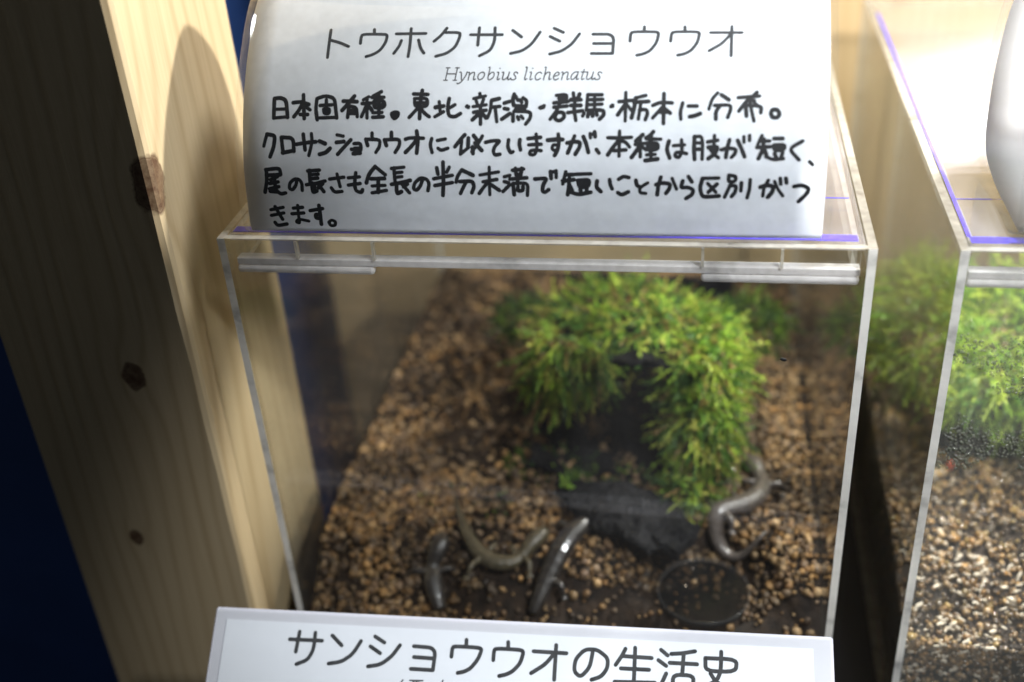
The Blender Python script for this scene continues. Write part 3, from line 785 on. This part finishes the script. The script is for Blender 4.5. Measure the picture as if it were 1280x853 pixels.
# ------------------------------------------------------------------ hollow log, bark, added dark pieces
def rough_mesh(name, grid, mat, label, cat, amp, freq, closed_u=False, thick=0.0):
    """grid[i][j] of points, displaced by noise and given thickness."""
    nu, nv = len(grid), len(grid[0])
    V, F = [], []
    for row in grid:
        for p in row:
            p = Vector(p)
            n = noise.noise_vector(p * freq) * amp + noise.noise_vector(p * freq * 3.1) * amp * .4
            V.append(p + n)
    for i in range(nu - 1):
        for j in range(nv - (0 if closed_u else 1)):
            F.append((i * nv + j, i * nv + (j + 1) % nv, (i + 1) * nv + (j + 1) % nv, (i + 1) * nv + j))
    if closed_u:
        F.append(tuple(range(nv))); F.append(tuple(range((nu - 1) * nv, nu * nv)))
    o = mesh_obj(name, V, F, mat)
    if thick:
        s = o.modifiers.new('thickness', 'SOLIDIFY'); s.thickness = thick; s.offset = 0
    tag(o, label, cat)
    return o

g = []
for i in range(26):
    t = i / 25
    y = 0.130 + 0.09 * t
    row = []
    cx, R_ = 0.187, 0.050 + 0.010 * t
    for j in range(33):
        a = math.pi * (j / 32)
        yy = y - (0.035 * (1 - t) * ss((j - 22) / 10.0))
        row.append((cx - 1.05 * R_ * math.cos(a), yy, -0.226 + 0.082 * math.sin(a) ** 0.8))
    g.append(row)
rough_mesh('hollow_log', g, M['bark'], 'black hollow log forming a dark cave under the green moss', 'log', .006, 45, thick=.005)
g = []
for i in range(6):
    row = []
    for j in range(24):
        row.append((0.13 + 0.115 * j / 23, 0.245 + i * .002, -0.232 + 0.080 * i / 5))
    g.append(row)
rough_mesh('cave_slab', g, M['bark'], 'black bark slab closing the back of the mossy cave', 'bark', .003, 45, thick=.004)

g = []
for i in range(14):
    g.append([(.122 + .105 * j / 19, .108 + .140 * i / 13, -.2165 + .004 * math.sin(j * .9 + i)) for j in range(20)])
rough_mesh('cave_slab', g, M['bark'], 'flat black slab added to darken the floor of the mossy cave', 'bark', .004, 60, thick=.003)  # added black sheet that gives the cave floor its deep shade

def bark_plank():
    g = []
    A = Vector((0.142, 0.084, -0.2060)); B = Vector((0.222, 0.052, -0.214))
    u = (B - A); L = u.length; u.normalize()
    w = Vector((-u.y, u.x, 0)).normalized()
    for i in range(70):
        t = i / 69
        half = 0.0035 + 0.019 * ss(t / .45) * (1 - .35 * ss((t - .75) / .25)) + 0.0022 * noise.noise(Vector((t * 7, 2, 0)))
        c = A + u * (L * t) + Vector((0, 0, 0.004 * math.sin(t * 3)))
        row = []
        for j in range(40):
            a = 2 * math.pi * j / 40
            h = 0.0040 if math.sin(a) > 0 else 0.006
            row.append(c + w * (half * math.cos(a)) + Vector((0, 0, h * math.sin(a) * (1 + .45 * noise.noise(Vector((math.cos(a) * 5, t * 3, 1)))))))
        g.append(row)
    return g
rough_mesh('bark_plank', bark_plank(), M['bark'], 'black pointed piece of bark lying on the gravel before the cave', 'bark', .0042, 110, closed_u=True)
g = []
for i in range(12):
    a = math.pi * i / 11
    row = []
    for j in range(20):
        b = 2 * math.pi * j / 20
        row.append((X2 + .075 + .034 * math.sin(a) * math.cos(b), .165 + .02 * math.sin(a) * math.sin(b), -.208 + .028 * math.cos(a)))
    g.append(row)
rough_mesh('dark_hole_fill', g, M['bark'], 'black lump for the dark hole under the moss in the right terrarium', 'dark lump', .006, 40, closed_u=True)  # black lump put in where a dark hole shows
g = []
for i in range(10):
    a = math.pi * i / 9
    g.append([(0.147 + .005 * math.sin(a) * math.cos(2 * math.pi * j / 12), .079 + .004 * math.sin(a) * math.sin(2 * math.pi * j / 12), -.1985 + .003 * math.cos(a)) for j in range(12)])
rough_mesh('bark_crumb', g, M['bark'], 'small black bark crumb on the tip of the pointed bark', 'bark', .002, 200, closed_u=True)
fronds('moss_sprig', [(.149, .077, -.197, .003, .003, .002, 16, .005, .4, (0, -.1, 0), 1.3)], 'tiny green moss sprig on the tip of the black bark', 30, GREEN[:3])

# ------------------------------------------------------------------ salamanders
def tube(bm, pts, rads, flat=0.85, n=10):
    rings = []
    P = [Vector(p) for p in pts]
    for i, p in enumerate(P):
        d = (P[min(i + 1, len(P) - 1)] - P[max(i - 1, 0)]).normalized()
        s = d.cross(Vector((0, 0, 1)))
        s = s.normalized() if s.length > 1e-4 else Vector((1, 0, 0))
        u = s.cross(d).normalized()
        r = rads[i]
        rings.append([bm.verts.new(p + s * (r * math.cos(2 * math.pi * k / n)) + u * (r * flat * math.sin(2 * math.pi * k / n))) for k in range(n)])
    for a, b in zip(rings, rings[1:]):
        for k in range(n):
            bm.faces.new((a[k], a[(k + 1) % n], b[(k + 1) % n], b[k]))
    bm.faces.new(rings[0]); bm.faces.new(list(reversed(rings[-1])))

def salamander(ctrl, limbs, mat, label, lift=0.0, zfun=None, head=True, girth=1.15):
    """ctrl: (x, y, radius[, dz]) from tail tip to snout. limbs: (body fraction, side, reach, forward, drop)."""
    C = catmull([(c[0], c[1], c[2], c[3] if len(c) > 3 else 0.0) for c in ctrl], 8)
    pts, rad = [], []
    for x, y, r, dz in C:
        r = max(r * girth, .0004)
        z = (zfun(x, y) if zfun else terrain(x, y)) + r * .8 + .0012 + lift + dz
        pts.append(Vector((x, y, z))); rad.append(r)
    # rib grooves along the trunk
    n_ = len(rad)
    for i in range(n_):
        if .40 < i / n_ < .75: rad[i] *= 1 + .018 * math.sin(i * 1.9)
    # smooth heights
    for _ in range(6):
        for i in range(1, len(pts) - 1):
            pts[i].z = (pts[i - 1].z + pts[i].z * 2 + pts[i + 1].z) / 4
    ctr = pts[len(pts) // 2].copy()
    bm = bmesh.new()
    tube(bm, pts, rad)
    rmax = max(rad)
    for fr, side, reach, forward, drop in limbs:
        i = int(fr * (len(pts) - 1))
        p = pts[i]
        d = (pts[min(i + 1, len(pts) - 1)] - pts[i - 1]).normalized()
        s = d.cross(Vector((0, 0, 1))).normalized() * side
        hip = p + s * rad[i] * .4
        knee = p + s * (rad[i] + reach * .50) + d * (forward * .25) + Vector((0, 0, .0010))
        foot = p + s * (rad[i] + reach * .85) + d * forward
        foot.z = p.z - rad[i] * .75 + drop
        lr = rmax * .34
        tube(bm, catmull([hip, knee, foot], 4), [lr * (1.15 - .5 * k / 8) for k in range(9)], flat=1.0, n=8)
        fd = ((foot - knee) * Vector((1, 1, .2))).normalized()
        for a in (-.75, -.25, .25, .75):
            td = Matrix.Rotation(a, 3, 'Z') @ fd
            tube(bm, [foot - td * .0004, foot + td * reach * .18, foot + td * reach * .36 - Vector((0, 0, .0003))], [lr * .42, lr * .34, lr * .22], flat=.8, n=6)
    if head:
        h = pts[-1]; d = (pts[-1] - pts[-4]).normalized()
    for v in bm.verts: v.co -= ctr
    o = bm_obj('salamander', bm, mat, smooth=True)
    o.location = ctr
    rm = o.modifiers.new('skin', 'REMESH'); rm.mode = 'VOXEL'; rm.voxel_size = .00045; rm.use_smooth_shade = True
    sm = o.modifiers.new('soft', 'SMOOTH'); sm.iterations = 3
    tag(o, label, 'salamander', 'salamanders on the gravel')
    if head:
        q = pts[-5]; d = (pts[-3] - pts[-7]).normalized(); s = d.cross(Vector((0, 0, 1))).normalized()
        for k in (-1, 1):
            b = bmesh.new()
            bmesh.ops.create_uvsphere(b, u_segments=12, v_segments=8, radius=rad[-5] * .24)
            e = bm_obj('eye', b, M['eye'], o, smooth=True)
            e.location = q + s * (k * rad[-5] * .72) + Vector((0, 0, rad[-5] * .52)) - ctr
    return o

# left: olive salamander, tail up-left, head to the right
salamander([(.0765, .088, .0003), (.0815, .074, .0012), (.0870, .060, .0022), (.0935, .047, .0032), (.101, .0375, .0043),
            (.111, .0315, .0047), (.121, .0315, .0043), (.1275, .036, .0034), (.133, .043, .0044), (.138, .049, .0042), (.141, .053, .0018)],
           [(.46, 1, .012, .001, .001), (.46, -1, .010, -.003, .0), (.70, 1, .010, -.004, 0), (.68, -1, .009, .004, 0)],
           M['skin_olive'], 'olive brown salamander crossing the gravel, left of the pointed black bark')
# right: grey salamander, curled S beside the moss
salamander([(.2685, .066, .0003), (.262, .060, .0012), (.2540, .0575, .0020), (.2455, .0600, .0027), (.2385, .0675, .0034), (.2395, .0760, .0042),
            (.2480, .0810, .0046), (.2560, .0855, .0048), (.2625, .0930, .0046), (.2655, .1030, .0038), (.2640, .1120, .0034), (.2615, .1200, .0044), (.2590, .1270, .0038), (.2570, .1310, .0015)],
           [(.40, -1, .011, -.002, .001), (.40, 1, .009, -.003, 0), (.70, 1, .009, .004, 0), (.70, -1, .009, .003, 0)],
           M['skin_grey'], 'grey salamander curled in an S to the right of the moss', girth=1.32)
# dark one creeping out from under the bark
salamander([(.176, .066, .0030), (.166, .060, .0048), (.157, .0500, .0056), (.150, .0385, .0058), (.144, .0270, .0052), (.1395, .0170, .0042), (.1365, .0100, .0024)],
           [(.35, 1, .008, .002, 0), (.70, -1, .008, .003, 0)],
           M['skin_black'], 'dark wet salamander poking out from under the pointed bark', head=False)
# dark one at the front glass
salamander([(.0835, .0075, .0030), (.0805, .0135, .0046), (.0775, .0210, .0050), (.0760, .0280, .0036), (.0775, .0345, .0052), (.0800, .0400, .0050), (.0820, .0440, .0020)],
           [(.45, -1, .011, .003, 0), (.45, 1, .011, .002, 0)],
           M['skin_black'], 'dark wet salamander at the front glass, lower left', lift=.001)

# ------------------------------------------------------------------ dish
dish = empty('water_dish', (.232, .032, -.2385))
tag(dish, 'round shallow dark dish sunk in the gravel at the front glass', 'dish')
n = 48
def ring_mesh(prof):
    V = []; F = []
    for r, z in prof:
        for k in range(n):
            a = 2 * math.pi * k / n
            V.append((r * math.cos(a), r * math.sin(a), z))
    for i in range(len(prof) - 1):
        for k in range(n):
            F.append((i * n + k, i * n + (k + 1) % n, (i + 1) * n + (k + 1) % n, (i + 1) * n + k))
    return V, F
V, F = ring_mesh([(.0001, .0006), (.0245, .0006), (.0252, .0050), (.0256, .0056), (.0262, .0054), (.0256, .0004), (.0001, .0)])
mesh_obj('dish_wall', V, F, M['dish'], dish, smooth=True)
V, F = ring_mesh([(.0001, .0040), (.0249, .0040), (.0247, .0014), (.0001, .0014)])
mesh_obj('water', V, F, M['water'], dish)

# ------------------------------------------------------------------ small things on and behind the glass
b = bmesh.new(); bmesh.ops.create_icosphere(b, subdivisions=2, radius=1)
for v in b.verts: v.co = Vector((v.co.x * .0017, v.co.y * .0004, v.co.z * .0009)) * (1 + .2 * noise.noise(v.co * 3))
sp = bm_obj('black_speck', b, M['speck'], smooth=True); sp.location = (.2640, -.0003, -.0570); sp.rotation_euler = (0, .2, 0)
tag(sp, 'tiny black speck stuck on the front glass above the gravel', 'speck')
b = bmesh.new(); bmesh.ops.create_icosphere(b, subdivisions=2, radius=1)
for v in b.verts: v.co = Vector((v.co.x * .0022, v.co.y * .003, v.co.z * .0036)) * (1 + .15 * noise.noise(v.co * 3))
rd = bm_obj('red_crumb', b, M['red'], smooth=True); rd.location = (.379, .135, terrain(.045, .135, True) + .004)
tag(rd, 'small red crumb on the wet gravel of the right terrarium', 'crumb')

def drops(name, n_, x0_, x1_, z0_, z1_, label, seed):
    rs = random.Random(seed)
    V, F = [], []
    made = 0
    while made < n_:
        x = rs.uniform(x0_, x1_); z = rs.uniform(z0_, z1_)
        dens = noise.noise(Vector((x * 45, 0, z * 45))) + .35 * noise.noise(Vector((x * 120, 4, z * 120)))
        k = (x - x0_) / (x1_ - x0_)
        if dens < .12 - .25 * k: continue
        if z > z1_ - .02 and not (.004 < x - X2 < .016): continue
        made += 1
        r = rs.choice((.00025, .00035, .0005, .0007)) * rs.uniform(.8, 1.2)
        base = len(V); m = 8
        for i, (q, hgt) in enumerate(((1, 0), (.8, .35), (.4, .6))):
            for j in range(m):
                a = 2 * math.pi * j / m
                V.append((x + r * q * math.cos(a), -.00002 - r * hgt, z + r * q * 1.15 * math.sin(a)))
        V.append((x, -.00002 - r * .68, z))
        for i in range(2):
            for j in range(m):
                F.append((base + i * m + j, base + i * m + (j + 1) % m, base + (i + 1) * m + (j + 1) % m, base + (i + 1) * m + j))
        for j in range(m):
            F.append((base + 2 * m + j, base + 2 * m + (j + 1) % m, base + 3 * m))
    o = mesh_obj(name, V, F, M['drop'], smooth=True)
    tag(o, label, kind='stuff')
drops('condensation', 1700, X2 + .004, X2 + .06, -.115, -.022, 'fine water droplets fogging the front glass of the right terrarium', 8)

# pale curled fibres in the wet soil of the right terrarium
bm = bmesh.new()
rs = random.Random(31)
for _ in range(230):
    x = X2 + rs.uniform(.004, .08)
    if rs.random() < .55:
        y = T + .0009; z = rs.uniform(-.292, -.232)
    else:
        y = rs.uniform(.006, .06); z = terrain(x - X2, y, True) + .002
    a = rs.uniform(0, 6.28); L = rs.uniform(.0012, .0040)
    p = Vector((x, y, z)); pts = []
    for i in range(5):
        pts.append(p.copy()); a += rs.uniform(-.9, 1.2)
        p += Vector((math.cos(a) * L * .4, 0 if y < .005 else math.sin(a * 1.7) * L * .3, math.sin(a) * L * .35))
    r = rs.uniform(.0004, .0011)
    tube(bm, pts, [r * .6, r, r * 1.1, r, r * .5], 1.0, 6)
fib = bm_obj('pale_fibre', bm, M['fibre'], smooth=True)
tag(fib, 'pale curled fibres scattered in the wet soil at the front of the right terrarium', kind='stuff')

# ------------------------------------------------------------------ rolled label sheets on the lids
PROFILE = catmull([(.005,.0),(.0065,.015),(.011,.034),(.021,.054),(.033,.070),(.047,.084),(.058,.0925),(.067,.0955),(.078,.090),(.091,.075),(.099,.053),(.101,.030),(.096,.009),(.070,.0015),(.030,.0010),(.008,.0008)], 16)
PROFILE = np.array(PROFILE)
ARC = np.concatenate([[0], np.cumsum(np.linalg.norm(np.diff(PROFILE, axis=0), axis=1))])

def on_sheet(x, s, off=0.0):
    i = int(np.searchsorted(ARC, s, side='right')) - 1
    i = max(0, min(len(PROFILE) - 2, i))
    k = (s - ARC[i]) / (ARC[i + 1] - ARC[i])
    p = PROFILE[i] + (PROFILE[i + 1] - PROFILE[i]) * k
    t = (PROFILE[i + 1] - PROFILE[i]); t = t / np.linalg.norm(t)
    # outward normal of the front flap points to -y
    return (x, p[0] - t[1] * off, p[1] + t[0] * off + 0.0005)

def sheet_strip(name, xa, xb, sa, sb, off, mat, parent, dx=0.0, thick=0.0, corner=0.006, origin=(0, 0, 0), nx=20):
    V, F = [], []
    ns = 110
    for j in range(ns + 1):
        s = sa + (sb - sa) * j / ns
        e = min(s - sa, sb - s)
        c = 0.0
        if e < corner:
            c = corner - math.sqrt(max(0, corner ** 2 - (corner - e) ** 2))
        for i in range(nx + 1):
            x = xa + c + (xb - xa - 2 * c) * i / nx
            px, py, pz = on_sheet(x, s, off)
            V.append((px + dx - origin[0], py - origin[1], pz - origin[2]))
    w = nx + 1
    for j in range(ns):
        for i in range(nx):
            F.append((j * w + i, j * w + i + 1, (j + 1) * w + i + 1, (j + 1) * w + i))
    o = mesh_obj(name, V, F, mat, parent, smooth=True)
    if thick:
        s_ = o.modifiers.new('thickness', 'SOLIDIFY'); s_.thickness = thick; s_.offset = 0
    return o

def ink(name, data, width, mat, parent, place, origin, jitter=0.12, seed=1):
    """Pen strokes laid on a surface: round-ended ribbons. place(a, b, lift) gives the point on the surface."""
    rs = random.Random(seed)
    V, F = [], []
    cnt = 0
    for st in data.replace('\n', '/').split('/'):
        if not st.strip(): continue
        pts = [np.array([float(c) for c in q.split(',')]) * 1e-5 for q in st.split()]
        for _ in range(2):                                    # round the corners a little
            if len(pts) > 2:
                new = [pts[0]]
                for a, b_ in zip(pts, pts[1:]):
                    new += [a * .8 + b_ * .2, a * .2 + b_ * .8]
                new.append(pts[-1]); pts = new
        dense = [pts[0]]
        for a, b_ in zip(pts, pts[1:]):
            m = max(1, int(np.linalg.norm(b_ - a) / .0012))
            dense += [a + (b_ - a) * (q + 1) / m for q in range(m)]
        cnt += 1
        lift = .00012 + (cnt % 40) * 2e-7
        wst = width * .5 * rs.uniform(1 - jitter, 1 + jitter)
        rad = [wst * (1 + jitter * .8 * noise.noise(Vector((q[0] * 500, q[1] * 500, cnt)))) for q in dense]
        for i, q in enumerate(dense):
            base = len(V); m = 10
            V.append(place(q[0], q[1], lift))
            for k in range(m):
                a = 2 * math.pi * k / m
                V.append(place(q[0] + rad[i] * math.cos(a), q[1] + rad[i] * math.sin(a), lift))
            for k in range(m):
                F.append((base, base + 1 + k, base + 1 + (k + 1) % m))
            if i:
                p0 = dense[i - 1]; d = q - p0; L = np.linalg.norm(d)
                if L < 1e-9: continue
                nrm = np.array([-d[1], d[0]]) / L
                j = len(V)
                for c, r in ((p0, rad[i - 1]), (q, rad[i])):
                    V.append(place(*(c + nrm * r), lift + 5e-8)); V.append(place(*(c - nrm * r), lift + 5e-8))
                F.append((j, j + 1, j + 3, j + 2))
    V = [(v[0] - origin[0], v[1] - origin[1], v[2] - origin[2]) for v in V]
    return mesh_obj(name, V, F, mat, parent)

SMAX = float(ARC[-1]) - 0.004
S1 = 0.222
org = (.146, .05, 0)
sign1 = empty('rolled_label', org)
tag(sign1, 'rolled laminated label with printed title and black handwriting, on the left lid', 'label sheet')
sheet_strip('paper', .0160, .2768, 0.0016, .205, 0.0, M['paper'], sign1, thick=.00012, corner=.0004, origin=org)
sheet_strip('laminating_film', .0125, .2803, -.0002, S1, .00035, M['film'], sign1, thick=.0001, corner=.005, origin=org)
ink('handwriting', INK_HAND, .00175, M['marker'], sign1, on_sheet, org, .12, 2)
ink('printed_title', INK_TITLE, .00148, M['print'], sign1, on_sheet, org, .0, 3)
ink('printed_latin_name', INK_LATIN, .00056, M['print_light'], sign1, on_sheet, org, .05, 4)

org2 = (X2 + .16, .05, 0)
sign2 = empty('rolled_label', org2)
tag(sign2, 'glaring white rolled label on the lid at the right edge, no writing in view', 'label sheet')
dx2 = .3430
sheet_strip('paper', .0165, .2768, .0016, SMAX - .004, 0.0, M['paper_glare'], sign2, dx=dx2, thick=.00012, corner=.0004, origin=org2)
sheet_strip('laminating_film', .0125, .2803, -.0002, SMAX, .00035, M['film'], sign2, dx=dx2, thick=.0001, corner=.005, origin=org2)

# ------------------------------------------------------------------ sloping printed board in front
A0 = Vector((-.0165, -.0545, -.185))
U_ = Vector((0.9990583, 0.04189599, -0.01127969)).normalized()
Dn = Vector((0.02673336, -0.79916528, -0.6005166)).normalized()
Nn = Vector((0.03417358, -0.59964955, 0.79953273)).normalized()
def on_board(a, b, lift=0.0):
    p = A0 + U_ * a + Dn * b + Nn * (lift)
    return (p.x, p.y, p.z)
board = empty('title_board', tuple(A0 + U_ * .155 + Dn * .06))
borg = board.location.copy()
tag(board, 'sloping white printed board in front of the left terrarium', 'sign')
def slab(name, a0, a1, b0, b1, l0, l1, mats, bevel=.0006):
    bm = bmesh.new()
    vs = [bm.verts.new(Vector(on_board(a, b, l)) - borg) for a in (a0, a1) for b in (b0, b1) for l in (l0, l1)]
    for f in ((0, 1, 3, 2), (4, 6, 7, 5), (0, 4, 5, 1), (2, 3, 7, 6), (0, 2, 6, 4), (1, 5, 7, 3)):
        bm.faces.new([vs[k] for k in f])
    if bevel: bmesh.ops.bevel(bm, geom=bm.edges[:], offset=bevel, segments=2, affect='EDGES')
    bmesh.ops.recalc_face_normals(bm, faces=bm.faces[:])
    return bm_obj(name, bm, mats, board)
slab('backing_plate', 0, .3105, 0, .046, -.0040, -.0002, M['board_border'])
slab('printed_sheet', .0065, .3010, .0060, .0450, -.0001, .0001, M['board'], 0)
slab('cover_film', .0015, .3090, .0015, .0455, .0004, .0006, M['film'], 0)
ink('printed_title', INK_LOW, .0020, M['print'], board, on_board, borg, .0, 5)
ink('printed_subtitle', INK_LOW2, .0007, M['print'], board, on_board, borg, .0, 6)
V = []
for xx in (.02, .29):
    for q in ((-.0, -.062, -.215), (0, -.084, -.232), (0, -.084, -.3028), (0, -.058, -.3028)):
        V.append((xx - borg.x, q[1] - borg.y - .004, q[2] - borg.z - .006 if q[2] > -.3 else q[2] - borg.z))
mesh_obj('wedge_support', V, [(0, 1, 2, 3), (7, 6, 5, 4), (0, 4, 5, 1), (1, 5, 6, 2), (2, 6, 7, 3), (3, 7, 4, 0)], M['shelf'], board)
